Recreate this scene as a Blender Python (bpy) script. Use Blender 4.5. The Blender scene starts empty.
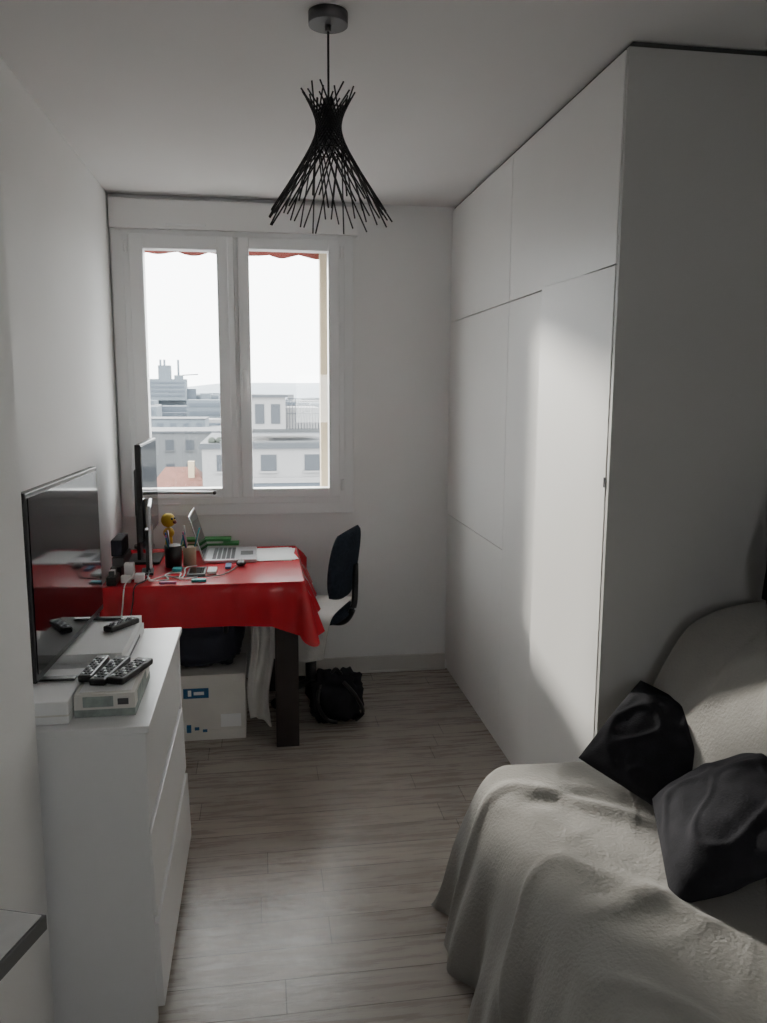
import bpy, bmesh, math, random
from mathutils import Vector, Matrix, noise
random.seed(7)
S = bpy.context.scene

# ------------------------------------------------------------------ materials
def mat(name, col, rough=0.6, metal=0.0, var=0.06, scale=8.0, bump=0.0, bscale=60.0, spec=0.5, coat=0.0, sheen=0.0):
    m = bpy.data.materials.new(name); m.use_nodes = True
    nt = m.node_tree; b = nt.nodes['Principled BSDF']
    tc = nt.nodes.new('ShaderNodeTexCoord')
    n = nt.nodes.new('ShaderNodeTexNoise'); n.inputs['Scale'].default_value = scale; n.inputs['Detail'].default_value = 4
    nt.links.new(tc.outputs['Object'], n.inputs['Vector'])
    r = nt.nodes.new('ShaderNodeValToRGB')
    r.color_ramp.elements[0].position = 0.3; r.color_ramp.elements[1].position = 0.7
    r.color_ramp.elements[0].color = (*[max(0, c*(1-var)) for c in col], 1)
    r.color_ramp.elements[1].color = (*[min(1, c*(1+var)) for c in col], 1)
    nt.links.new(n.outputs['Fac'], r.inputs['Fac']); nt.links.new(r.outputs['Color'], b.inputs['Base Color'])
    b.inputs['Roughness'].default_value = rough; b.inputs['Metallic'].default_value = metal
    b.inputs['Specular IOR Level'].default_value = spec
    b.inputs['Coat Weight'].default_value = coat; b.inputs['Sheen Weight'].default_value = sheen
    if bump > 0:
        n2 = nt.nodes.new('ShaderNodeTexNoise'); n2.inputs['Scale'].default_value = bscale; n2.inputs['Detail'].default_value = 5
        nt.links.new(tc.outputs['Object'], n2.inputs['Vector'])
        bp = nt.nodes.new('ShaderNodeBump'); bp.inputs['Strength'].default_value = bump; bp.inputs['Distance'].default_value = 0.01
        nt.links.new(n2.outputs['Fac'], bp.inputs['Height']); nt.links.new(bp.outputs['Normal'], b.inputs['Normal'])
    return m

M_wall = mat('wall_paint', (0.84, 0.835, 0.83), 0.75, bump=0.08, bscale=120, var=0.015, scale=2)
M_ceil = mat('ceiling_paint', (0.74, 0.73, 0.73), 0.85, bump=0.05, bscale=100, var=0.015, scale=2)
M_pvc = mat('white_pvc', (0.84, 0.845, 0.85), 0.35, var=0.01)
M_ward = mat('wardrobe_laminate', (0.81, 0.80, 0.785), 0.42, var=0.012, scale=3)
M_wshade = mat('wardrobe_laminate_shaded', (0.47, 0.46, 0.445), 0.5, var=0.02, scale=3)  # white laminate like the doors, with the side panel's shade put into the colour
M_dress = mat('dresser_white', (0.82, 0.82, 0.825), 0.3, var=0.01)
M_base = mat('baseboard_paint', (0.60, 0.58, 0.55), 0.6, var=0.02)
M_dark = mat('dark_gap', (0.05, 0.05, 0.05), 0.8)
M_black = mat('black_plastic', (0.012, 0.012, 0.013), 0.35)
M_blackm = mat('black_metal', (0.012, 0.012, 0.014), 0.5, var=0.1)
M_screen = mat('screen_glass', (0.01, 0.01, 0.012), 0.06, var=0.02)
M_red = mat('red_oilcloth', (0.50, 0.008, 0.02), 0.27, var=0.08, scale=5, bump=0.22, bscale=9, coat=0.05, spec=0.35)
M_leg = mat('black_brown_wood', (0.018, 0.011, 0.010), 0.45, var=0.25, scale=14)
M_blanket = mat('grey_fleece', (0.315, 0.304, 0.284), 0.95, var=0.08, scale=4, bump=0.3, bscale=110, spec=0.1, sheen=0.15)
M_cush = mat('charcoal_cotton', (0.021, 0.021, 0.025), 0.95, var=0.2, scale=20, bump=0.2, bscale=220, spec=0.1)
M_chair = mat('navy_upholstery', (0.022, 0.03, 0.045), 0.9, var=0.3, scale=60, bump=0.3, bscale=300, spec=0.2)
M_silver = mat('silver_metal', (0.55, 0.56, 0.58), 0.35, metal=0.8)
M_grey = mat('grey_metal', (0.10, 0.10, 0.105), 0.45, metal=0.6)
M_edge = mat('grey_edge_band', (0.13, 0.13, 0.13), 0.45)
M_card = mat('white_carton', (0.68, 0.66, 0.62), 0.8, var=0.05)
M_card2 = mat('grey_green_print', (0.30, 0.34, 0.32), 0.7, var=0.2, scale=40)
M_blue = mat('blue_print', (0.02, 0.11, 0.26), 0.6)
M_tan = mat('tan_carton', (0.45, 0.36, 0.25), 0.8)
M_paper = mat('white_paper', (0.82, 0.82, 0.82), 0.8, var=0.02)
M_ctop = mat('grey_counter_laminate', (0.62, 0.61, 0.60), 0.5, var=0.06, scale=30)
M_cloth = mat('cream_cotton', (0.62, 0.60, 0.57), 0.9, var=0.08, bump=0.4, bscale=60)
M_green = mat('green_cover', (0.03, 0.22, 0.05), 0.5)
M_yellow = mat('yellow_plush', (0.60, 0.40, 0.03), 0.7)
M_teal = mat('teal_plastic', (0.03, 0.32, 0.36), 0.5)
M_purple = mat('pink_plastic', (0.5, 0.12, 0.3), 0.5)
M_keys = mat('grey_keys', (0.08, 0.08, 0.09), 0.6)
M_navy = mat('navy_nylon', (0.012, 0.014, 0.03), 0.6, var=0.3, bump=0.5, bscale=25)
M_beige = mat('beige_render', (0.42, 0.35, 0.25), 0.8)
M_awn = mat('awning_fabric', (0.22, 0.05, 0.04), 0.8)

def floor_mat():
    m = bpy.data.materials.new('grey_oak_planks'); m.use_nodes = True
    nt = m.node_tree; L = nt.links; b = nt.nodes['Principled BSDF']
    tc = nt.nodes.new('ShaderNodeTexCoord')
    sx = nt.nodes.new('ShaderNodeSeparateXYZ'); L.new(tc.outputs['Object'], sx.inputs[0])
    def mth(op, a, bb=None):
        k = nt.nodes.new('ShaderNodeMath'); k.operation = op
        for i, v in enumerate((a, bb)):
            if v is None: continue
            if isinstance(v, (int, float)): k.inputs[i].default_value = v
            else: L.new(v, k.inputs[i])
        return k.outputs[0]
    row = mth('FLOOR', mth('DIVIDE', sx.outputs['Y'], 0.121))
    wn = nt.nodes.new('ShaderNodeTexWhiteNoise'); wn.noise_dimensions = '1D'; L.new(row, wn.inputs['W'])
    xx = mth('ADD', sx.outputs['X'], mth('MULTIPLY', wn.outputs['Value'], 1.0))
    cb = nt.nodes.new('ShaderNodeCombineXYZ'); L.new(xx, cb.inputs['X']); L.new(sx.outputs['Y'], cb.inputs['Y']); L.new(mth('MULTIPLY', wn.outputs['Value'], 5), cb.inputs['Z'])
    br = nt.nodes.new('ShaderNodeTexBrick')
    br.offset = 0.0; br.offset_frequency = 2; br.squash = 1
    br.inputs['Scale'].default_value = 1.0
    br.inputs['Brick Width'].default_value = 1.0; br.inputs['Row Height'].default_value = 0.121
    br.inputs['Mortar Size'].default_value = 0.0019; br.inputs['Mortar Smooth'].default_value = 0.2; br.inputs['Bias'].default_value = 0.0
    br.inputs['Color1'].default_value = (0.385, 0.345, 0.308, 1); br.inputs['Color2'].default_value = (0.315, 0.280, 0.249, 1)
    br.inputs['Mortar'].default_value = (0.12, 0.103, 0.09, 1)
    L.new(cb.outputs[0], br.inputs['Vector'])
    mp = nt.nodes.new('ShaderNodeMapping'); mp.inputs['Scale'].default_value = (1.8, 20, 3)
    L.new(cb.outputs[0], mp.inputs['Vector'])
    n = nt.nodes.new('ShaderNodeTexNoise'); n.inputs['Scale'].default_value = 2.2; n.inputs['Detail'].default_value = 8; n.inputs['Roughness'].default_value = 0.66
    L.new(mp.outputs['Vector'], n.inputs['Vector'])
    r = nt.nodes.new('ShaderNodeValToRGB'); r.color_ramp.elements[0].position = 0.30; r.color_ramp.elements[1].position = 0.70
    r.color_ramp.elements[0].color = (0.75, 0.738, 0.725, 1); r.color_ramp.elements[1].color = (1.15, 1.14, 1.13, 1)
    L.new(n.outputs['Fac'], r.inputs['Fac'])
    mx = nt.nodes.new('ShaderNodeMix'); mx.data_type = 'RGBA'; mx.blend_type = 'MULTIPLY'; mx.inputs['Factor'].default_value = 1
    L.new(br.outputs['Color'], mx.inputs['A']); L.new(r.outputs['Color'], mx.inputs['B'])
    L.new(mx.outputs['Result'], b.inputs['Base Color'])
    mr = nt.nodes.new('ShaderNodeMapRange'); mr.inputs['To Min'].default_value = 0.18; mr.inputs['To Max'].default_value = 0.38
    L.new(n.outputs['Fac'], mr.inputs['Value']); L.new(mr.outputs['Result'], b.inputs['Roughness'])
    bp = nt.nodes.new('ShaderNodeBump'); bp.inputs['Strength'].default_value = 0.3; bp.inputs['Distance'].default_value = 0.003
    L.new(n.outputs['Fac'], bp.inputs['Height']); L.new(bp.outputs['Normal'], b.inputs['Normal'])
    return m
M_floor = floor_mat()

def glass_mat():
    m = bpy.data.materials.new('window_glass'); m.use_nodes = True
    nt = m.node_tree; nt.nodes.clear()
    o = nt.nodes.new('ShaderNodeOutputMaterial'); t = nt.nodes.new('ShaderNodeBsdfTransparent'); g = nt.nodes.new('ShaderNodeBsdfGlossy')
    g.inputs['Roughness'].default_value = 0.02; t.inputs['Color'].default_value = (0.97, 0.985, 0.98, 1)
    mx = nt.nodes.new('ShaderNodeMixShader'); mx.inputs[0].default_value = 0.05
    nt.links.new(t.outputs[0], mx.inputs[1]); nt.links.new(g.outputs[0], mx.inputs[2]); nt.links.new(mx.outputs[0], o.inputs[0])
    return m
M_glass = glass_mat()

# ------------------------------------------------------------------ mesh builder
class B:
    def __init__(s): s.bm = bmesh.new(); s.mats = []
    def mi(s, m):
        if m not in s.mats: s.mats.append(m)
        return s.mats.index(m)
    def box(s, x0, x1, y0, y1, z0, z1, m, M=None, bev=0.0):
        vs = [s.bm.verts.new((x, y, z)) for z in (z0, z1) for y in (y0, y1) for x in (x0, x1)]
        fs = []
        for f in ((0, 2, 3, 1), (4, 5, 7, 6), (0, 1, 5, 4), (2, 6, 7, 3), (0, 4, 6, 2), (1, 3, 7, 5)):
            F = s.bm.faces.new([vs[i] for i in f]); F.material_index = s.mi(m); fs.append(F)
        if bev > 0:
            es = list({e for F in fs for e in F.edges})
            r = bmesh.ops.bevel(s.bm, geom=es, offset=bev, segments=2, affect='EDGES', profile=0.5)
            vs = list({v for F in r['faces'] for v in F.verts} | {v for v in vs if v.is_valid})
            for F in {f for v in vs for f in v.link_faces}: F.material_index = s.mi(m)
        if M is not None:
            for v in vs: v.co = M @ v.co
        return vs
    def cyl(s, p, q, r1, r2=None, m=None, n=16, cap=True):
        if r2 is None: r2 = r1
        p = Vector(p); q = Vector(q); d = (q-p).normalized()
        a = d.orthogonal().normalized(); b = d.cross(a)
        A = []; C = []
        for i in range(n):
            t = 2*math.pi*i/n; o = a*math.cos(t)+b*math.sin(t)
            A.append(s.bm.verts.new(p+o*r1)); C.append(s.bm.verts.new(q+o*r2))
        k = s.mi(m)
        for i in range(n):
            F = s.bm.faces.new((A[i], A[(i+1) % n], C[(i+1) % n], C[i])); F.smooth = True; F.material_index = k
        if cap:
            F = s.bm.faces.new(A[::-1]); F.material_index = k
            F = s.bm.faces.new(C); F.material_index = k
    def sph(s, c, r, m, sc=(1, 1, 1), n=16):
        M = Matrix.Translation(c) @ Matrix.Diagonal((r*sc[0], r*sc[1], r*sc[2], 1))
        res = bmesh.ops.create_uvsphere(s.bm, u_segments=n, v_segments=n//2+2, radius=1, matrix=M)
        for F in {f for v in res['verts'] for f in v.link_faces}: F.smooth = True; F.material_index = s.mi(m)
    def tube(s, pts, r, m, n=6, sub=8):
        P = [Vector(p) for p in pts]; P = [P[0]]+P+[P[-1]]; C = []
        for i in range(1, len(P)-2):
            for j in range(sub):
                t = j/sub; a, b, c, d = P[i-1:i+3]
                C.append(0.5*((2*b)+(c-a)*t+(2*a-5*b+4*c-d)*t*t+(3*b-a-3*c+d)*t**3))
        C.append(P[-1]); rings = []
        for i, c in enumerate(C):
            d = (C[min(i+1, len(C)-1)]-C[max(i-1, 0)])
            d = d.normalized() if d.length > 1e-7 else Vector((1, 0, 0))
            up = Vector((0, 0, 1)) if abs(d.z) < 0.95 else Vector((1, 0, 0))
            a = d.cross(up).normalized(); b = d.cross(a)
            rings.append([s.bm.verts.new(c+(a*math.cos(2*math.pi*k/n)+b*math.sin(2*math.pi*k/n))*r) for k in range(n)])
        for A, D in zip(rings, rings[1:]):
            for k in range(n):
                F = s.bm.faces.new((A[k], A[(k+1) % n], D[(k+1) % n], D[k])); F.smooth = True; F.material_index = s.mi(m)
    def grid(s, rows, m, smooth=True):
        V = [[s.bm.verts.new(p) for p in r] for r in rows]
        for a, b in zip(V, V[1:]):
            for i in range(len(a)-1):
                F = s.bm.faces.new((a[i], a[i+1], b[i+1], b[i])); F.smooth = smooth; F.material_index = s.mi(m)
        return V
    def done(s, name, bevel=0.0, parent=None, subsurf=0, solid=0.0, loc=None, rotz=0.0):
        bmesh.ops.recalc_face_normals(s.bm, faces=s.bm.faces)
        me = bpy.data.meshes.new(name); s.bm.to_mesh(me); s.bm.free()
        for m in s.mats: me.materials.append(m)
        o = bpy.data.objects.new(name, me); S.collection.objects.link(o)
        if loc is not None: o.location = loc
        o.rotation_euler.z = rotz
        if solid: 
            k = o.modifiers.new('thick', 'SOLIDIFY'); k.thickness = solid; k.offset = -1
        if bevel:
            k = o.modifiers.new('bevel', 'BEVEL'); k.width = bevel; k.segments = 2; k.limit_method = 'ANGLE'; k.angle_limit = 0.9
        if subsurf:
            k = o.modifiers.new('sub', 'SUBSURF'); k.levels = subsurf; k.render_levels = subsurf
        if parent: o.parent = parent
        return o
def simple(name, *a, bevel=0.0):
    b = B(); b.box(*a); return b.done(name, bevel)

# ------------------------------------------------------------------ room
XL, XW, XR, YB, YN, H = -0.72, 1.006, 1.65, 4.24, -1.7, 2.5
simple('floor', -0.95, XR, YN, YB, -0.12, 0, M_floor)
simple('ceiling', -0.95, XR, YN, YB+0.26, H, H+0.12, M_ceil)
simple('wall_left', XL-0.2, XL, 1.80, YB+0.26, 0, H, M_wall)
simple('wall_left_entry', XL-0.2, -0.512, YN, 1.80, 0, H, M_wall)
simple('wall_right', XR, XR+0.12, YN, YB+0.26, 0, H, M_wall)
WX0, WX1, WZ0, WZ1 = -0.655, 0.44, 0.965, 2.34
b = B()
b.box(XL, WX0, YB, YB+0.26, 0, H, M_wall); b.box(WX1, XR, YB, YB+0.26, 0, H, M_wall)
b.box(WX0, WX1, YB, YB+0.26, 0, WZ0, M_wall); b.box(WX0, WX1, YB, YB+0.26, WZ1, H, M_wall)
b.done('wall_back')
b = B(); rx0, rx1, rz0, rz1 = 0.4, 0.95, 1.1, 1.8
b.box(-0.92, rx0, YN-0.15, YN, 0, H, M_wall); b.box(rx1, XR+0.12, YN-0.15, YN, 0, H, M_wall)
b.box(rx0, rx1, YN-0.15, YN, 0, rz0, M_wall); b.box(rx0, rx1, YN-0.15, YN, rz1, H, M_wall)
b.done('wall_rear')
b = B()
for x0, x1, z0, z1 in ((rx0, rx1, rz0, rz0+.05), (rx0, rx1, rz1-.05, rz1), (rx0, rx0+.05, rz0, rz1), (rx1-.05, rx1, rz0, rz1)):
    b.box(x0, x1, YN-.1, YN-.04, z0, z1, M_pvc)
b.box(rx0, rx1, YN-.075, YN-.07, rz0, rz1, M_glass)
b.done('added_fill_window')  # unseen window, added in the rear wall to let in fill light
b = B(); b.box(0.0, XW, YB-0.014, YB, 0, 0.095, M_base); b.box(0.0, XW, YB-0.02, YB, 0.0, 0.012, M_base)
b.done('baseboard_back', 0.004)
simple('baseboard_left', XL, XL+0.012, 2.65, YB-.015, 0, 0.09, M_base, bevel=.003)

# ------------------------------------------------------------------ window
b = B()
def frame(b, x0, x1, z0, z1, w, y0, y1, m, wb=None):
    wb = wb or w
    b.box(x0, x0+w, y0, y1, z0, z1, m); b.box(x1-w, x1, y0, y1, z0, z1, m)
    b.box(x0+w, x1-w, y0, y1, z1-w, z1, m); b.box(x0+w, x1-w, y0, y1, z0, z0+wb, m)
cx0, cx1, cz0, cz1 = -0.712, 0.485, 0.905, 2.36
b.box(cx0, WX0+.01, YB-.022, YB+.02, cz0, cz1, M_pvc); b.box(WX1-.01, cx1, YB-.022, YB+.02, cz0, cz1, M_pvc)
b.box(WX0, WX1, YB-.022, YB+.02, cz0, WZ0+.01, M_pvc)
b.box(cx0, cx1+.02, YB-.05, YB+.02, 2.335, 2.475, M_wall)
b.box(-.46, -.25, YB-.056, YB-.048, 2.35, 2.362, M_pvc)
frame(b, WX0, WX1, WZ0, WZ1, .035, YB-.03, YB+.06, M_pvc)
frame(b, -0.625, -0.135, 1.0, 2.31, .068, YB-.045, YB+.03, M_pvc, .05)
frame(b, -0.10, 0.41, 1.0, 2.31, .056, YB-.045, YB+.03, M_pvc, .045)
b.box(-.135, -.10, YB-.035, YB+.03, 1.0, 2.31, M_pvc)
b.box(-.150, -.118, YB-.056, YB-.04, 1.0, 2.31, M_pvc)
b.box(-.58, -.18, YB-.006, YB, 1.04, 2.26, M_glass); b.box(-.06, .37, YB-.006, YB, 1.04, 2.26, M_glass)
b.box(-.088, -.062, YB-.056, YB-.044, 1.57, 1.66, M_paper); b.cyl((-.075, YB-.05, 1.63), (-.075, YB-.095, 1.63), .009, m=M_paper)
b.box(-.086, -.064, YB-.105, YB-.088, 1.50, 1.645, M_paper)
for z in (1.06, 2.25):
    b.cyl((.425, YB-.045, z-.03), (.425, YB-.045, z+.03), .008, m=M_paper); b.cyl((-.64, YB-.045, z-.03), (-.64, YB-.045, z+.03), .008, m=M_paper)
b.done('window_1', 0.004)
b = B(); b.box(-.8, .6, YB+.26, YB+.40, .90, .96, M_beige); b.box(.335, .50, YB+.27, YB+.36, .96, 2.6, M_beige); b.done('trim_exterior')
b = B()
rows = []
N = 96
for k in range(4):
    rows.append([(-.75+1.3*i/N, YB+.34+.004*math.sin(i*.8), (2.6-.10*k) if k < 3 else 2.287-.012*abs(math.sin(i*math.pi/12))+.005*math.sin(i*.37)) for i in range(N+1)])
b.grid(rows, M_awn); b.done('awning')

# ------------------------------------------------------------------ wardrobe
b = B()
NY = 2.203
b.box(XW+.02, XR-.002, NY+.018, YB-.001, 0.0, 2.475, M_dark)
b.box(XW+.002, XR-.002, NY, NY+.018, 0.0, 2.484, M_wshade)
b.box(XW+.012, XR-.002, NY+.002, YB-.001, 2.484, H-.003, M_dark)
g = .0022; zs = 1.914
b.box(XW, XW+.019, NY+.02, 3.215-g, zs+g, 2.482, M_ward)
b.box(XW, XW+.019, 3.215+g, YB-.003, zs+g, 2.482, M_ward)
b.box(XW, XW+.019, 3.215+g, YB-.003, .89, zs-g, M_ward)
b.box(XW+.001, XW+.019, 3.215+g, YB-.003, .062, .886, M_ward)
b.box(XW, XW+.019, 2.722, 3.215-g, .062, zs-g, M_ward)
b.box(XW+.012, XW+.03, NY+.018, YB-.003, .0, .058, M_ward)
R = Matrix.Translation((XW, NY+.02, 0)) @ Matrix.Rotation(math.radians(4.0), 4, 'Z')
b.box(0, .019, 0, .51, .062, zs-g, M_ward, M=R)
b.box(-.004, .0, .002, .007, 1.275, 1.305, M_grey, M=R)
b.done('wardrobe', 0.0015)

# ------------------------------------------------------------------ dresser
b = B()
x0, x1, y0, y1 = XL+.004, -.29, 1.83, 2.62
b.box(x0, x1+.012, y0, y0+.018, 0, .762, M_dress); b.box(x0, x1+.012, y1-.018, y1, 0, .762, M_dress)
b.box(x0, x1+.02, y0-.002, y1+.002, .762, .78, M_dress)
b.box(x0, x0+.01, y0, y1, .03, .76, M_dress); b.box(x0+.02, x1-.02, y0+.018, y1-.018, .03, .755, M_dark)
b.box(x1-.03, x1-.01, y0+.018, y1-.018, 0, .06, M_dress)
for k, (z0, z1, out) in enumerate(((.045, .27, .022), (.29, .505, .012), (.525, .74, .002))):
    M = Matrix.Translation((x1+out, 0, z0)) @ Matrix.Rotation(math.radians(-1.6), 4, 'Y')
    b.box(-.012, .008, y0+.003, y1-.003, 0, z1-z0, M_dress, M=M)
    b.box(x1-.3, x1+out-.012, y0+.03, y1-.03, z0+.03, z1-.05, M_dress)
b.done('dresser', 0.002)

# ------------------------------------------------------------------ TV
b = B(); L = .675
b.box(-.022, 0, 0, L, .852, 1.315, M_black, bev=.003)
b.box(0, .0025, .012, L-.012, .872, 1.303, M_screen)
b.box(-.05, -.02, .1, L-.1, .88, 1.15, M_black, bev=.008)
for yy in (.05, L-.09):
    b.box(-.02, -.005, yy, yy+.02, .842, .86, M_black)
    M = Matrix.Translation((0, yy+.01, 0))
    b.box(-.10, .075, -.012, .012, .840, .846, M_black, M=M, bev=.002)
tv = b.done('television', loc=(-.545, 1.945, 0), rotz=math.radians(-2.6))

b = B(); b.box(-.695, -.455, 1.86, 2.09, .781, .838, M_paper); b.box(-.695, -.4545, 1.859, 2.0, .80, .806, M_card); b.done('carton_box', .003)
b = B(); b.box(-.45, -.31, 1.895, 2.15, .781, .838, M_card); b.box(-.4505, -.3095, 1.8945, 2.1505, .781, .800, M_card2)
b.box(-.43, -.36, 1.8935, 1.9, .806, .832, M_card2); b.box(-.309, -.3085, 1.93, 2.08, .803, .83, M_card2); b.box(-.35, -.325, 1.8935, 1.9, .81, .825, M_grey)
b.box(-.44, -.32, 1.91, 2.14, .838, .8395, M_paper); b.done('router_box', .002)
b = B(); b.box(-.67, -.385, 2.20, 2.585, .781, .811, M_paper); b.box(-.665, -.39, 2.205, 2.58, .812, .837, M_paper); b.box(-.3855, -.3845, 2.26, 2.5, .789, .800, M_keys); b.done('storage_box', .004)
def remote(name, cx, cy, z, ang, l=.17, w=.045):
    b = B(); b.box(-w/2, w/2, -l/2, l/2, 0, .018, M_black, bev=.005)
    for i in range(8):
        for j in range(3):
            b.box(-w*.32+j*w*.25, -w*.32+j*w*.25+w*.15, -l*.42+i*l*.1, -l*.42+i*l*.1+l*.05, .018, .0205, M_silver if (i+j) % 3 == 0 else M_keys)
    b.done(name, loc=(cx, cy, z), rotz=ang)
remote('remote_control', -.338, 2.02, .8405, -.35, .16)
remote('remote_control', -.388, 2.03, .8405, -.2, .18, .04)
remote('remote_control', -.432, 2.05, .8405, -.1, .16, .035)
remote('remote_control', -.43, 2.45, .8375, -.6, .12, .035)

# ------------------------------------------------------------------ table with oilcloth
b = B(); tx0, tx1, ty0, ty1 = -.66, .17, 3.32, 4.12
b.box(tx0+.01, tx1-.01, ty0+.01, ty1-.01, .72, .749, M_leg)
b.box(tx0+.05, tx1-.05, ty0+.04, ty0+.06, .64, .72, M_leg); b.box(tx0+.05, tx1-.05, ty1-.06, ty1-.04, .64, .72, M_leg)
b.box(tx0+.04, tx0+.06, ty0+.05, ty1-.05, .64, .72, M_leg); b.box(tx1-.06, tx1-.04, ty0+.05, ty1-.05, .64, .72, M_leg)
for x, y in ((tx0+.02, ty0+.03), (tx1-.125, ty0+.03), (tx0+.02, ty1-.10), (tx1-.20, ty1-.10)):
    b.box(x, x+.10, y, y+.10, 0, .72, M_leg)
b.done('dining_table', .003)
b = B()
per = []
def seg(xa, ya, xb, yb, nx, ny, tag, n):
    for i in range(n): 
        t = i/n; per.append((xa+(xb-xa)*t, ya+(yb-ya)*t, nx, ny, tag, t))
r = .02
def corner(cx, cy, a0, tag):
    for i in range(10):
        a = a0+math.pi/2*i/10; per.append((cx+r*math.cos(a), cy+r*math.sin(a), math.cos(a), math.sin(a), tag, i/10))
seg(tx0+r, ty0, tx1-r, ty0, 0, -1, 'f', 60); corner(tx1-r, ty0+r, -math.pi/2, 'cf')
seg(tx1, ty0+r, tx1, ty1-r, 1, 0, 'r', 50); corner(tx1-r, ty1-r, 0, 'cb')
seg(tx1-r, ty1, tx0+r, ty1, 0, 1, 'b', 20); corner(tx0+r, ty1-r, math.pi/2, 'x')
seg(tx0, ty1-r, tx0, ty0+r, -1, 0, 'l', 20); corner(tx0+r, ty0+r, math.pi, 'x')
top = [b.bm.verts.new((p[0], p[1], .7535)) for p in per]
F = b.bm.faces.new(top); F.material_index = b.mi(M_red)
prev = top; K = 9
for k in range(1, K+1):
    f = k/K; cur = []
    for (x, y, nx, ny, tag, t) in per:
        if tag == 'f': drop = .185+.05*max(0, t-.85)/.15+.004*math.sin(t*9); fl = .010+.005*math.sin(x*22+1)*f+.0015*math.sin(x*61)
        elif tag == 'cf': drop = .235+.04*math.sin(t*math.pi); fl = .014+.05*math.sin(t*math.pi)*f+.03*t*f
        elif tag == 'r': drop = .23-.05*t+.012*math.sin(t*14); fl = .055*f+.03*math.sin(t*19+1.2)*f+.006
        elif tag == 'cb': drop = .2; fl = .05+.02*math.sin(t*math.pi)
        elif tag == 'b': drop = .15; fl = .008+.01*f
        else: drop = .15; fl = .006+.008*f
        fl *= min(1, f*3)**.7
        if k == 1: fl = min(fl, .006)
        zz = .7535-drop*f if k > 1 else .7535-.006
        cur.append(b.bm.verts.new((x+nx*fl, y+ny*fl, zz)))
    for i in range(len(per)):
        j = (i+1) % len(per)
        F = b.bm.faces.new((prev[i], prev[j], cur[j], cur[i])); F.smooth = True; F.material_index = b.mi(M_red)
    prev = cur
b.done('red_tablecloth')

TZ = .7545
def laptop(name, hx, yc, w, d, tilt, h, body=M_silver):
    b = B()
    b.box(0, d, -w/2, w/2, 0, .016, body, bev=.003)
    for i in range(5):
        for j in range(13):
            b.box(d*.14+i*d*.09, d*.14+i*d*.09+d*.07, -w*.43+j*w*.066, -w*.43+j*w*.066+w*.052, .016, .0175, M_keys)
    b.box(d*.68, d*.93, -w*.15, w*.15, .016, .0166, M_grey)
    R = Matrix.Translation((0, 0, .012)) @ Matrix.Rotation(math.radians(-tilt), 4, 'Y')
    b.box(-.006, 0, -w/2, w/2, 0, h, body, M=R, bev=.002); b.box(0, .001, -w/2+.01, w/2-.01, .015, h-.01, M_screen, M=R)
    return b.done(name, loc=(hx, yc, TZ))
laptop('laptop', -.27, 3.88, .31, .24, 17, .22)
b = B()
b.box(-.54, -.515, 3.56, 4.08, .89, 1.32, M_black, bev=.003); b.box(-.515, -.5135, 3.57, 4.07, .905, 1.31, M_screen)
b.box(-.57, -.54, 3.7, 3.96, .98, 1.2, M_black, bev=.01); b.box(-.58, -.565, 3.79, 3.87, TZ+.01, 1.1, M_black)
b.box(-.63, -.475, 3.74, 3.96, TZ, TZ+.012, M_black, bev=.003); b.done('monitor')
b = B(); R = Matrix.Translation((-.48, 3.57, 0)) @ Matrix.Rotation(math.radians(6), 4, 'Z')
b.box(-.012, 0, -.13, .13, .80, 1.07, M_silver, M=R, bev=.003); b.box(0, .0015, -.12, .12, .815, 1.06, M_screen, M=R)
b.box(-.03, -.012, -.03, .03, TZ, .95, M_black, M=R); b.box(-.05, .0, -.06, .06, TZ, TZ+.01, M_black, M=R, bev=.002); b.done('tablet_on_stand')
b = B(); b.cyl((-.60, 4.155, TZ), (-.60, 4.155, TZ+.015), .05, m=M_grey); b.cyl((-.60, 4.155, TZ), (-.60, 4.155, 1.04), .007, m=M_silver)
b.cyl((-.61, 4.155, 1.04), (-.24, 4.14, 1.035), .009, m=M_silver); b.sph((-.24, 4.14, 1.035), .011, M_grey); b.done('desk_lamp')
b = B(); fx_ = -.44
b.cyl((fx_, 3.84, TZ), (fx_, 3.84, TZ+.12), .022, .016, m=M_yellow); b.sph((fx_, 3.84, TZ+.19), .034, M_yellow); b.sph((fx_, 3.84, TZ+.13), .026, M_yellow)
b.sph((fx_+.02, 3.815, TZ+.2), .006, M_black); b.sph((fx_+.03, 3.83, TZ+.2), .006, M_black); b.sph((fx_+.033, 3.81, TZ+.186), .009, M_awn); b.done('yellow_figurine')
cols = [M_teal, M_purple, M_yellow, M_paper, M_blue, M_black, M_tan, M_green, M_silver]
def pens(cx, cy, mc, k, rb=.036, hh=.10):
    b = B(); b.cyl((cx, cy, TZ), (cx, cy, TZ+hh), rb, rb+.003, mc, 20)
    for i in range(k):
        a = i*2.1; rr = rb*.65
        p = Vector((cx+rr*math.cos(a), cy+rr*math.sin(a), TZ+.06)); q = p+Vector((.03*math.cos(a), .03*math.sin(a), .08+.04*random.random()))
        b.cyl(p, q, .004, m=cols[(i*2) % 9], n=8)
    b.done('pen_holder')
pens(-.405, 3.68, M_black, 13); pens(-.335, 3.71, M_tan, 6, .028, .085)
b = B()
for i in range(3): b.box(-.11, .08, -.148, .148, i*.0012, i*.0012+.001, M_paper, M=Matrix.Rotation(.12*i-.1, 4, 'Z'))
b.done('paper_sheets', loc=(.07, 3.90, TZ))
b = B(); b.box(-.40, -.13, 4.045, 4.11, TZ, TZ+.022, M_paper); b.box(-.41, -.12, 4.04, 4.115, TZ+.022, TZ+.034, M_green); b.box(-.39, -.2, 4.045, 4.11, TZ+.034, TZ+.045, M_card); b.box(-.40, -.16, 4.04, 4.115, TZ+.045, TZ+.058, M_green); b.done('folder_stack', .001)
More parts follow.
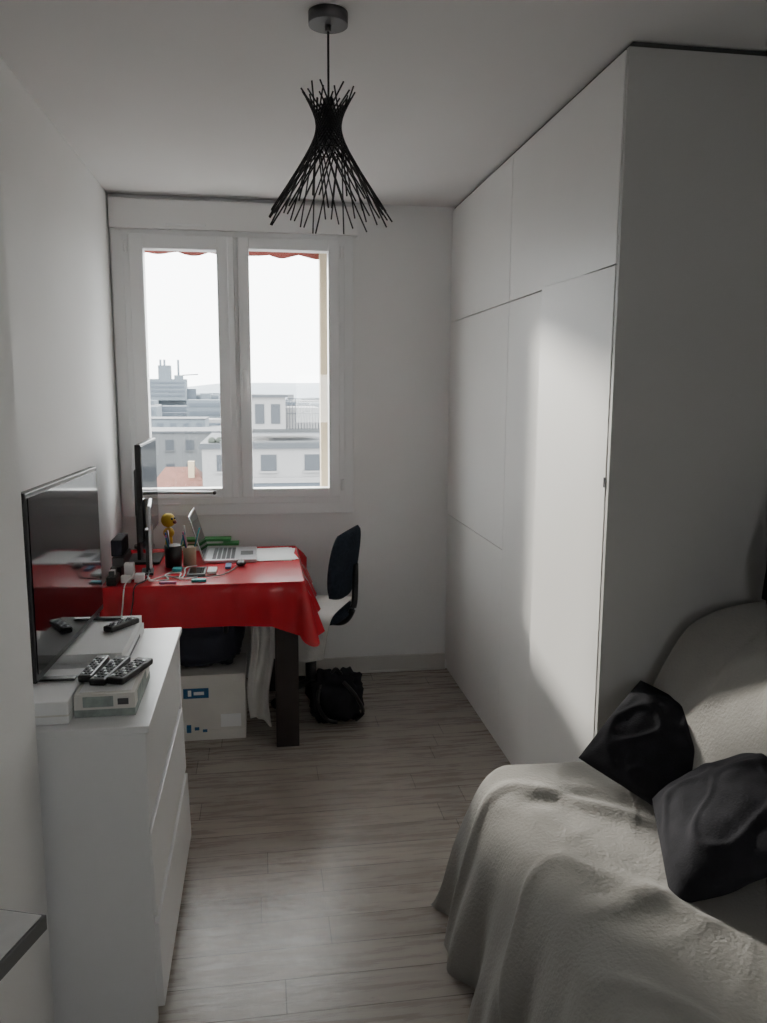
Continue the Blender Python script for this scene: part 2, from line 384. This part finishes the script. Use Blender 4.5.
b = B(); b.box(-.645, -.60, 3.46, 3.68, TZ, TZ+.05, M_black); b.box(-.64, -.59, 3.48, 3.68, TZ+.05, TZ+.09, M_grey); b.box(-.645, -.6, 3.5, 3.68, TZ+.09, TZ+.16, M_navy); b.done('document_stack', .004)
b = B(); b.box(-.585, -.545, 3.44, 3.48, TZ, TZ+.07, M_paper, bev=.004); b.box(-.535, -.495, 3.38, 3.42, TZ, TZ+.035, M_paper, bev=.004); b.box(-.59, -.55, 3.38, 3.41, TZ, TZ+.03, M_paper, bev=.004); b.done('power_adapter')
b = B(); b.box(-.64, -.60, 3.335, 3.44, TZ, TZ+.035, M_black, bev=.004)
for i in range(3): b.box(-.63, -.61, 3.345+i*.032, 3.365+i*.032, TZ+.035, TZ+.058, M_black if i != 1 else M_paper, bev=.003)
b.done('power_strip')
b = B(); b.box(-.33, -.25, 3.47, 3.62, TZ, TZ+.009, M_black, bev=.002); b.box(-.322, -.258, 3.485, 3.605, TZ+.009, TZ+.0095, M_screen); b.done('smartphone')
b = B(); b.box(-.245, -.205, 3.50, 3.60, TZ, TZ+.012, M_paper, M=None, bev=.002); b.box(-.17, -.145, 3.60, 3.68, TZ, TZ+.01, M_blue); b.done('eraser_and_ruler')
b = B(); b.sph((-.10, 3.66, TZ+.013), .03, M_black, (.75, 1.2, .45), 16); b.box(-.101, -.099, 3.66, 3.70, TZ+.020, TZ+.024, M_grey); b.done('computer_mouse')
b = B(); b.box(-.40, -.36, 3.56, 3.61, TZ, TZ+.015, M_teal); b.box(-.30, -.24, 3.36, 3.39, TZ, TZ+.010, M_teal); b.box(-.43, -.36, 3.345, 3.36, TZ, TZ+.008, M_purple); b.done('highlighters', .002)
b = B()
b.tube([(-.49, 3.43, TZ+.02), (-.47, 3.40, TZ+.006), (-.42, 3.46, TZ+.006), (-.35, 3.42, TZ+.006), (-.34, 3.50, TZ+.006), (-.345, 3.62, TZ+.006), (-.3, 3.66, TZ+.006)], .003, M_paper)
b.tube([(-.54, 3.43, TZ+.05), (-.54, 3.36, TZ+.03), (-.56, 3.30, TZ+.01), (-.57, 3.285, .68), (-.58, 3.28, .60)], .003, M_paper)
b.tube([(-.48, 3.43, TZ+.04), (-.48, 3.35, TZ+.02), (-.52, 3.298, TZ+.004), (-.53, 3.285, .69), (-.55, 3.28, .58)], .003, M_black)
b.tube([(-.48, 3.44, TZ+.006), (-.47, 3.38, TZ+.006), (-.40, 3.40, TZ+.006), (-.42, 3.49, TZ+.006), (-.36, 3.52, TZ+.006), (-.35, 3.40, TZ+.006), (-.28, 3.43, TZ+.006)], .003, M_paper)
b.tube([(-.34, 3.64, TZ+.005), (-.42, 3.50, TZ+.005), (-.36, 3.45, TZ+.005), (-.2, 3.45, TZ+.005), (-.15, 3.52, TZ+.005), (-.12, 3.62, TZ+.005)], .0025, M_black)
b.done('power_cables')

# ------------------------------------------------------------------ under table
b = B(); b.box(-.44, -.09, 3.47, 3.76, .0, .285, M_card); b.box(-.443, -.087, 3.467, 3.763, .27, .305, M_card)
b.box(-.36, -.25, 3.4655, 3.47, .20, .245, M_blue); b.box(-.34, -.325, 3.4645, 3.466, .21, .238, M_paper); b.box(-.315, -.27, 3.4645, 3.466, .215, .23, M_paper)
b.box(-.44, -.09, 3.4665, 3.47, .02, .05, M_card); b.box(-.20, -.11, 3.466, 3.47, .06, .12, M_paper)
for i in range(5): b.box(-.42+i*.035, -.40+i*.035, 3.4655, 3.47, .04+.01*(i % 2), .10-.012*i, M_blue)
b.done('cardboard_box', .002)
def blob(c, r, m, amp=.03, fr=7, seg=40, power=.6):
    b = B(); rows = []
    for i in range(seg//2+1):
        ph = math.pi*i/(seg//2); row = []
        for j in range(seg+1):
            th = 2*math.pi*(j % seg)/seg
            d = [math.sin(ph)*math.cos(th), math.sin(ph)*math.sin(th), math.cos(ph)]
            q = [math.copysign(abs(k)**power, k) for k in d]
            p = Vector((q[0]*r[0], q[1]*r[1], q[2]*r[2]))
            n = noise.noise(Vector(d)*fr*.3+Vector(c))*amp+noise.noise(Vector(d)*fr+Vector(c))*amp*.5
            p += Vector(d)*n
            row.append(p)
        rows.append(row)
    b.grid(rows, m); bmesh.ops.remove_doubles(b.bm, verts=b.bm.verts, dist=1e-5)
    return b
b = blob((-.27, 3.6, .43), (.17, .12, .115), M_navy)
b.tube([(-.1, -.11, .05), (-.08, -.135, .12), (.08, -.135, .12), (.1, -.11, .05)], .012, M_black)
b.done('travel_bag', loc=(-.27, 3.62, .435))
b = B(); rows = []
for i in range(22):
    f = i/21; z = .62-.52*f; row = []
    for j in range(26):
        t = j/25; x = -.075+.105*t+.02*f*math.sin(t*9); w = 1-.25*f
        row.append((-.02+(x+.02)*w+.015*math.sin(f*6), 3.43+.018*math.sin(t*17+f*2)+.01*math.sin(f*9), z+.03*math.sin(t*5)*f))
    rows.append(row)
b.grid(rows, M_cloth); b.done('hanging_garment', solid=.004)

# ------------------------------------------------------------------ office chair
b = B()
for i in range(5):
    a = i*2*math.pi/5+.3; e = (.20*math.cos(a), .20*math.sin(a), .065)
    b.cyl((0, 0, .10), e, .022, .014, M_black, 10); b.cyl((e[0], e[1]-.012, .027), (e[0], e[1]+.012, .027), .027, m=M_black, n=16); b.cyl((e[0], e[1], .04), (e[0], e[1], .075), .008, m=M_black, n=8)
b.cyl((0, 0, .07), (0, 0, .2), .028, m=M_black); b.cyl((0, 0, .2), (0, 0, .42), .016, m=M_grey)
b.box(-.08, .09, -.06, .06, .41, .435, M_black, bev=.005)
def pad(b, M, w, h, th, m, curve=0.0, n=22, pw=4):
    for side in (1, -1):
        rows = []
        for i in range(n+1):
            row = []
            for j in range(n+1):
                u = -1+2*i/n; v = -1+2*j/n
                x = u*math.sqrt(1-v*v/2*.55); y = v*math.sqrt(1-u*u/2*.55)
                e = max(0, 1-abs(u)**pw)*max(0, 1-abs(v)**pw)
                row.append(M @ Vector((x*w/2, y*h/2, side*th/2*(e**.45)+curve*(x*x))))
            rows.append(row)
        b.grid(rows, m)
    bmesh.ops.remove_doubles(b.bm, verts=b.bm.verts, dist=1e-5)
pad(b, Matrix.Translation((.01, 0, .465)), .40, .42, .07, M_chair)
Mb = Matrix.Translation((.205, 0, .725)) @ Matrix.Rotation(math.radians(8), 4, 'Y') @ Matrix(((0, 0, -1, 0), (1, 0, 0, 0), (0, 1, 0, 0), (0, 0, 0, 1)))
pad(b, Mb, .38, .36, .055, M_chair, curve=.04)
b.tube([(.05, 0, .42), (.17, 0, .42), (.225, 0, .50), (.235, 0, .62), (.235, 0, .72)], .016, M_black, 8)
b.done('office_chair', loc=(.230, 3.89, 0), rotz=math.radians(-24))
b = B(); rows = []
path = [(.15, .512), (.05, .513), (-.08, .512), (-.17, .508), (-.215, .495), (-.232, .46), (-.238, .41), (-.240, .36), (-.242, .32), (-.244, .29)]
for i, (py, pz) in enumerate(path):
    row = []
    for j in range(24):
        s = j/23; fold = max(0, (.5-pz))/.27
        x = -.13+.31*s*(1-.12*fold)
        row.append((x, py-.004+fold*(.012*math.sin(s*15)-.008), pz+.005*noise.noise(Vector((x*20, py*20, 0)))-fold*.02*math.sin(s*4)))
    rows.append(row)
b.grid(rows, M_cloth); b.done('white_towel', solid=.004, loc=(.235, 3.89, 0), rotz=math.radians(-24), subsurf=1)
b = blob((.3, 3.6, .16), (.12, .07, .115), M_cush, amp=.045, fr=8)
b.tube([(-.08, -.06, .08), (-.09, -.10, .0), (-.05, -.09, -.08), (0, -.08, -.1)], .009, M_black); b.tube([(.03, -.07, .09), (.08, -.11, .04), (.12, -.09, -.05), (.09, -.07, -.1)], .009, M_black)
b.tube([(-.03, -.01, .10), (0, -.01, .135), (.03, -.01, .10)], .008, M_black)
b.done('backpack', loc=(.330, 3.615, .122))

# ------------------------------------------------------------------ pendant lamp
b = B(); lx, ly = .187, 2.18
b.cyl((lx, ly, 2.470), (lx, ly, 2.4995), .050, .050, M_grey, 40); b.cyl((lx, ly, 2.455), (lx, ly, 2.470), .008, m=M_grey)
b.cyl((lx, ly, 2.28), (lx, ly, 2.46), .0028, m=M_blackm, n=8); b.cyl((lx, ly, 2.22), (lx, ly, 2.295), .02, .014, M_blackm, 16)
b.sph((lx, ly, 2.19), .026, M_grey)
z0, r0, k = 2.228, .032, .69
n = 26
for sgn in (1, -1):
    for i in range(n):
        a = 2*math.pi*i/n+(0 if sgn > 0 else .1)
        def P(dz): return (lx+r0*math.cos(a)-sgn*k*dz*math.sin(a), ly+r0*math.sin(a)+sgn*k*dz*math.cos(a), z0+dz)
        t = .045+.045*((i*7) % 5)/4; d = -.200-.035*((i*3) % 4)/3
        b.cyl(P(d), P(t), .0021, m=M_blackm, n=7)
for dz in (0.0, .04, -.06):
    rr = math.sqrt(r0*r0+(k*dz)**2)
    pts = [(lx+rr*math.cos(a*math.pi/12), ly+rr*math.sin(a*math.pi/12), z0+dz) for a in range(25)]
    b.tube(pts, .0018, M_blackm, 6, 2)
b.done('pendant_lamp')

# ------------------------------------------------------------------ sofa
sofa = bpy.data.objects.new('sofa', None); S.collection.objects.link(sofa)
b = B(); b.box(.68, 1.55, .30, 2.08, .05, .26, M_cush, bev=.02); b.box(.69, 1.2, .32, 2.06, .26, .38, M_cush, bev=.03)
M = Matrix.Translation((1.19, 0, .36)) @ Matrix.Rotation(math.radians(22), 4, 'Y'); b.box(.0, .14, .32, 2.06, 0, .41, M_cush, M=M, bev=.03)
for x in (.72, 1.48):
    for y in (.36, 2.02): b.cyl((x, y, 0), (x, y, .06), .02, m=M_black)
b.done('frame', parent=sofa)
prof = [(.50, .0), (.51, .08), (.53, .2), (.565, .32), (.60, .41), (.645, .452), (.72, .468), (.90, .462), (1.0, .458), (1.07, .49), (1.12, .60), (1.17, .73), (1.24, .85), (1.33, .915), (1.45, .94), (1.56, .94), (1.62, .90), (1.635, .6), (1.64, .02)]
def cr(P, sub):
    P = [Vector(p) for p in P]; P = [P[0]]+P+[P[-1]]; o = []
    for i in range(1, len(P)-2):
        for j in range(sub):
            t = j/sub; a, bb, c, d = P[i-1:i+3]
            o.append(0.5*((2*bb)+(c-a)*t+(2*a-5*bb+4*c-d)*t*t+(3*bb-a-3*c+d)*t**3))
    o.append(P[-1]); return o
pr = cr(prof, 8)
yrows = []
for e in range(14):
    a = e/13
    yrows.append((2.160+.02*(1-a), a*.93))
for e in range(1, 6):
    a = e/5*math.pi/2
    yrows.append((2.160-.05*(1-math.cos(a)), .93+.07*math.sin(a)))
y = 2.095
while y > .24: yrows.append((y, 1.0)); y -= .013
def ridge(v, w=.16):
    q = max(0, 1-abs(noise.noise(v))/w); return q*q*(3-2*q)
def lcrease(x, y, ax, ay, bx, by, w):
    dx, dy = bx-ax, by-ay; L2 = dx*dx+dy*dy; t = max(0, min(1, ((x-ax)*dx+(y-ay)*dy)/L2))
    d = math.hypot(x-ax-t*dx, y-ay-t*dy); return math.exp(-(d/w)**2)*math.sin(math.pi*min(1, max(0.0, t*.9+.08)))
creases = [(.60, 2.05, 1.05, 1.75, .03, .014), (.62, 1.72, 1.02, 1.25, .028, .014), (.66, 1.9, .95, 1.95, .03, -.007), (1.02, 1.72, 1.20, 1.45, .022, .018), (.60, 1.45, .95, 1.5, .03, .010),
           (1.05, 2.0, 1.35, 1.72, .025, .018), (1.10, 1.55, 1.4, 1.85, .02, .015), (.62, 1.3, .9, .95, .02, .018), (1.15, 1.9, 1.5, 1.95, .022, -.012), (.7, 1.6, .8, 1.2, .03, -.008)]
b = B(); rows = []
for (yy, h) in yrows:
    row = []
    for p in pr:
        x, z = p[0], p[1]*h; xo = x
        skirt = max(0, 1-z/.42) if x < .75 else 0
        cut = max(0, (yy-1.98)/.2)
        if x < .8: x += .055*cut**2*(1-skirt*.7)*max(0, (.8-x)/.3)
        if xo < .75:
            x -= skirt*(.024*math.sin(yy*23+1+z*5)+.014*math.sin(yy*41)+.018*noise.noise(Vector((yy*8, z*4, 1))))
            x -= .016*ridge(Vector((yy*4.0, z*1.2, 2)), .16)*min(1, z/.2+.3)
        y2 = yy + (.012*math.sin(x*30)*(1-h) if h < 1 else 0)
        nz = noise.noise(Vector((x*4, yy*2.6, 3)))*.014+noise.noise(Vector((x*11, yy*8, 7)))*.002
        nz += .007*ridge(Vector((x*2.6+yy*1.2, yy*1.8-x, 5)), .16)+.003*ridge(Vector((x*5-yy*2, yy*4, 11)), .16)
        for c_ in creases: nz += c_[5]*lcrease(x, yy, *c_[:5])
        cr_ = .012*max(0, 1-abs(x-1.04)/.13)*math.sin(yy*19+x*9)
        row.append((x, y2, max(.003, z+(nz+cr_)*min(1, z/.3))))
    rows.append(row)
b.grid(rows, M_blanket)
b.done('throw_blanket', parent=sofa, subsurf=1)

def cushion(name, loc, rot, w=.40, h=.40, th=.15, seed=0):
    b = B(); n = 40
    for side in (1, -1):
        rows = []
        for i in range(n+1):
            row = []
            for j in range(n+1):
                u = -1+2*i/n; v = -1+2*j/n
                x = u*math.sqrt(1-v*v*.08)*(1-.05*(1-v*v)); y = v*math.sqrt(1-u*u*.08)*(1-.05*(1-u*u))
                e = max(0, 1-abs(u)**2.4)*max(0, 1-abs(v)**2.4)
                wv = noise.noise(Vector((u*1.5+seed, v*1.5, side)))*.015+noise.noise(Vector((u*4+seed, v*4, side)))*.005
                wv += .009*ridge(Vector((u*1.3+seed, v*1.3, side+4)), .12)
                row.append((x*w/2, y*h/2, side*th/2*e**.6+wv*min(1, e*2)))
            rows.append(row)
        b.grid(rows, M_cush)
    bmesh.ops.remove_doubles(b.bm, verts=b.bm.verts, dist=1e-5)
    o = b.done(name, subsurf=1); o.location = loc; o.rotation_euler = [math.radians(a) for a in rot]; return o
cushion('throw_pillow', (1.08, 1.96, .58), (14, -36, 24), .33, .34, .14, 1)
cushion('throw_pillow', (1.055, 1.575, .58), (10, -34, -26), .37, .40, .16, 5)
cushion('throw_pillow', (1.50, 1.93, 1.13), (0, -78, 0), .39, .38, .12, 9)

# ------------------------------------------------------------------ narrow counter fixed to the entry wall, lower left
b = B(); M = Matrix.Translation((-.278, .973, 0)) @ Matrix.Rotation(math.radians(-19), 4, 'Z')
b.box(-.165, 0, -.20, 0, .880, .9, M_edge, M=M); b.box(-.160, -.004, -.196, -.004, .9, .902, M_ctop, M=M)
b.box(-.50, -.40, .80, .82, .78, .880, M_grey)
b.done('wall_counter', .0015)

# ------------------------------------------------------------------ city outside
GZ = -24
def oc(*c, k=.30): return tuple(v*k for v in c)
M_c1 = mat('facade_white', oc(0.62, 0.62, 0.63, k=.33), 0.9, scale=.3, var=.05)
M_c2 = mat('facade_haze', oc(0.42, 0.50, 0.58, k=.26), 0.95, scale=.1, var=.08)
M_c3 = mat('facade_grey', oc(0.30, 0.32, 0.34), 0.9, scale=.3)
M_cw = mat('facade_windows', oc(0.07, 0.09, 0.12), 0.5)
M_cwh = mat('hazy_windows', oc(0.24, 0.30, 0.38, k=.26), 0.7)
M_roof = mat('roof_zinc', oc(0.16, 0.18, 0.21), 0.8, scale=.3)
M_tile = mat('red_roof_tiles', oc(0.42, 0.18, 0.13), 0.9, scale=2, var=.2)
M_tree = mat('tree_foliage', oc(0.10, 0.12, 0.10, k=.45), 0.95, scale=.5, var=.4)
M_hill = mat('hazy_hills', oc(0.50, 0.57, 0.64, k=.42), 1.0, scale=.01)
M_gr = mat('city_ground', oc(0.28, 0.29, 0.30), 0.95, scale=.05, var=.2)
simple('ground_outside', -900, 900, 12, 2600, GZ-1, GZ, M_gr)
def building(name, x0, x1, y0, y1, z1, mw, mg, ww=1.2, wh=1.3, fx=2.4, fz=3.0, roof=M_roof, strip=False, top=.9, extra=None):
    b = B(); b.box(x0, x1, y0, y1, GZ, z1, mw); b.box(x0-.15, x1+.15, y0-.15, y1+.15, z1, z1+.25, roof)
    z = z1-top-wh
    while z > GZ+1 and z > z1-40:
        if strip: b.box(x0+.4, x1-.4, y0-.06, y0, z, z+wh, mg)
        else:
            n = max(1, int((x1-x0-.6)/fx)); st = (x1-x0)/n
            for i in range(n):
                cx = x0+st*(i+.5); b.box(cx-ww/2, cx+ww/2, y0-.06, y0, z, z+wh, mg); b.box(cx-ww/2-.1, cx+ww/2+.1, y0-.2, y0, z-.15, z-.03, mw)
        z -= fz
    if extra: extra(b)
    return b.done(name)
def ex1(b):
    b.box(-.8, 1.9, 62, 70, -1.4, 1.0, M_c1); b.box(1.9, 4.6, 63, 70, -1.4, .2, M_c1); b.box(-1, 2.1, 61.8, 70.2, 1.0, 1.2, M_roof)
    b.box(-.4, .3, 61.95, 62, -1.0, .5, M_cw); b.box(.8, 1.5, 61.95, 62, -1.0, .5, M_cw)
    b.box(-3, 4.8, 60.0, 60.3, -2.6, -2.2, M_c3); b.box(-4.5, 5.6, 59.8, 60, -2.75, -2.5, M_roof)
    for i in range(14): b.cyl((2.0+i*.22, 62, -1.4), (2.0+i*.22, 62, .9), .03, m=M_roof, n=6)
    for z in (.9, .4, -.2): b.cyl((2.0, 62, z), (5.0, 62, z), .04, m=M_roof, n=6)
    for i in range(5): b.sph((-3.6+i*.55, 60.6, -2.2), .3, M_tree, n=8)
    b.box(-.9, 5.3, 59.7, 60, -5.3, -4.9, M_c1); b.box(-.9, 5.3, 59.9, 60, -5.8, -5.3, M_cwh)
building('apartment_building', -4.3, 5.4, 60, 75, -2.6, M_c1, M_cw, 1.15, 1.2, 2.3, 3.3, extra=ex1, top=.6)
building('apartment_building', -3.2, 12, 76, 90, -1.6, M_c3, M_cw, strip=True)
building('apartment_building', -16, -5.5, 110, 122, -4.2, M_c3, M_cw, 1.1, 1.4, 2.2, 3.2)
building('apartment_building', -22, -15.4, 125, 140, -5.2, M_c1, M_cw, 1.2, 1.3, 2.4, 3.0)
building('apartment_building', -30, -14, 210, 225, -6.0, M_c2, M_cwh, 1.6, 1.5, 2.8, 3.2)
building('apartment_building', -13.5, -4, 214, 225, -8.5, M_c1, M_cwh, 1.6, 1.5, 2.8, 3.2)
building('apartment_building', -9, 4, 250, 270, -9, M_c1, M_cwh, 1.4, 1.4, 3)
def ex2(b):
    b.box(-70, -38, 431, 440, -4, 7, M_c2); b.box(-52, -46, 432, 440, 0, 14, M_c2); b.box(-44, -40, 432, 440, 0, 9, M_c2); b.box(-64, -58, 432, 440, 0, 11, M_c2)
    for i in range(4): b.box(-69, -39, 430.8, 431, -2+i*2.2, -1+i*2.2, M_cwh)
    for i in range(7): b.box(-76+i*7.5, -71+i*7.5, 436, 440, -4, -1+3*((i*5) % 3), M_cwh if i % 2 else M_c2)
    for x in (-51, -49, -42, -61): b.cyl((x, 435, 5), (x, 435, 17 if x > -53 else 14), .6, m=M_c2, n=8)
    b.cyl((-40, 435, 9), (-32, 435, 9.5), .3, m=M_cwh, n=6)
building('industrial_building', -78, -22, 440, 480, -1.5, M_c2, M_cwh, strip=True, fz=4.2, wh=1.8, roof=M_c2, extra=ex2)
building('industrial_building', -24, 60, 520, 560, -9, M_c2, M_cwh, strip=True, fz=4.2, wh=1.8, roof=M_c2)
b = B(); b.box(-11, -5.2, 78, 88, GZ, -8.6, M_c1)
V = [b.bm.verts.new(p) for p in ((-11.4, 77.6, -8.7), (-4.8, 77.6, -8.7), (-4.8, 88.4, -8.7), (-11.4, 88.4, -8.7), (-9.6, 83, -6.2), (-6.6, 83, -6.2))]
for f in ((0, 1, 5, 4), (1, 2, 5), (2, 3, 4, 5), (3, 0, 4), (3, 2, 1, 0)):
    F = b.bm.faces.new([V[i] for i in f]); F.material_index = b.mi(M_tile)
b.box(-7.2, -6.6, 81, 81.8, -7.5, -5.5, M_tan); b.done('red_roof_house')
b = B()
for i in range(60):
    yy = random.uniform(148, 203); xx = yy*random.uniform(-.16, .10); r_ = random.uniform(2, 3.6)
    b.sph((xx, yy, GZ+random.uniform(7, 14)), r_, M_tree, (1.2, 1, .9), 10)
b.done('trees')
b = B()
for i in range(150):
    yy = random.choice((random.uniform(290, 405), random.uniform(580, 1100))); xx = yy*random.uniform(-.17, .12); w = random.uniform(4, 13); h = random.uniform(8, 22)
    b.box(xx-w, xx+w, yy, yy+15, GZ, GZ+h, random.choice((M_c2, M_cwh, M_c1)))
    for q in range(3): b.box(xx-w+1, xx+w-1, yy-.2, yy, GZ+h-2.6-q*3.2, GZ+h-1.2-q*3.2, M_cwh)
b.done('distant_city_blocks')
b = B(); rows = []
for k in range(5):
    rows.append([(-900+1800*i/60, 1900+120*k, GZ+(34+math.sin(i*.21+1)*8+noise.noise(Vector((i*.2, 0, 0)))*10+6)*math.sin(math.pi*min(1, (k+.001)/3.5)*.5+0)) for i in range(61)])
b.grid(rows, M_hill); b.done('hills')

# ------------------------------------------------------------------ sky and hazy sun
w = bpy.data.worlds.new('overcast_sky'); S.world = w; w.use_nodes = True
nt = w.node_tree; bg = nt.nodes['Background']; bg.inputs['Strength'].default_value = 11.5
tc = nt.nodes.new('ShaderNodeTexCoord'); sp = nt.nodes.new('ShaderNodeSeparateXYZ'); nt.links.new(tc.outputs['Generated'], sp.inputs[0])
rp = nt.nodes.new('ShaderNodeValToRGB'); rp.color_ramp.elements[0].position = 0.0; rp.color_ramp.elements[0].color = (.95, .955, .96, 1)
rp.color_ramp.elements[1].position = .6; rp.color_ramp.elements[1].color = (1, 1, 1, 1)
nt.links.new(sp.outputs['Z'], rp.inputs['Fac']); nt.links.new(rp.outputs['Color'], bg.inputs['Color'])
sl = bpy.data.lights.new('hazy_sun', 'SUN'); sl.energy = 10; sl.angle = math.radians(5); sl.color = (1, .93, .84)
so = bpy.data.objects.new('hazy_sun', sl); S.collection.objects.link(so)
so.rotation_euler = Vector((.8, -1.66, -.50)).to_track_quat('-Z', 'Y').to_euler(); so.location = (-3, 12, 6)

# ------------------------------------------------------------------ camera
f = 798.; r = .005
yc = Vector((-123.5, 121.5, -f)).normalized()
zc = Vector((math.sin(r), math.cos(r), (-123.5*math.sin(r)+121.5*math.cos(r))/f)).normalized()
xc = yc.cross(zc)
Mx = Matrix((xc, yc, zc))
cam = bpy.data.cameras.new('camera'); co = bpy.data.objects.new('camera', cam); S.collection.objects.link(co)
co.matrix_world = Matrix.Translation((0, 0, 1.556)) @ Mx.to_4x4()
cam.sensor_fit = 'VERTICAL'; cam.sensor_height = 36; cam.lens = f/1023*36; cam.clip_end = 5000; cam.clip_start = .02
S.camera = co
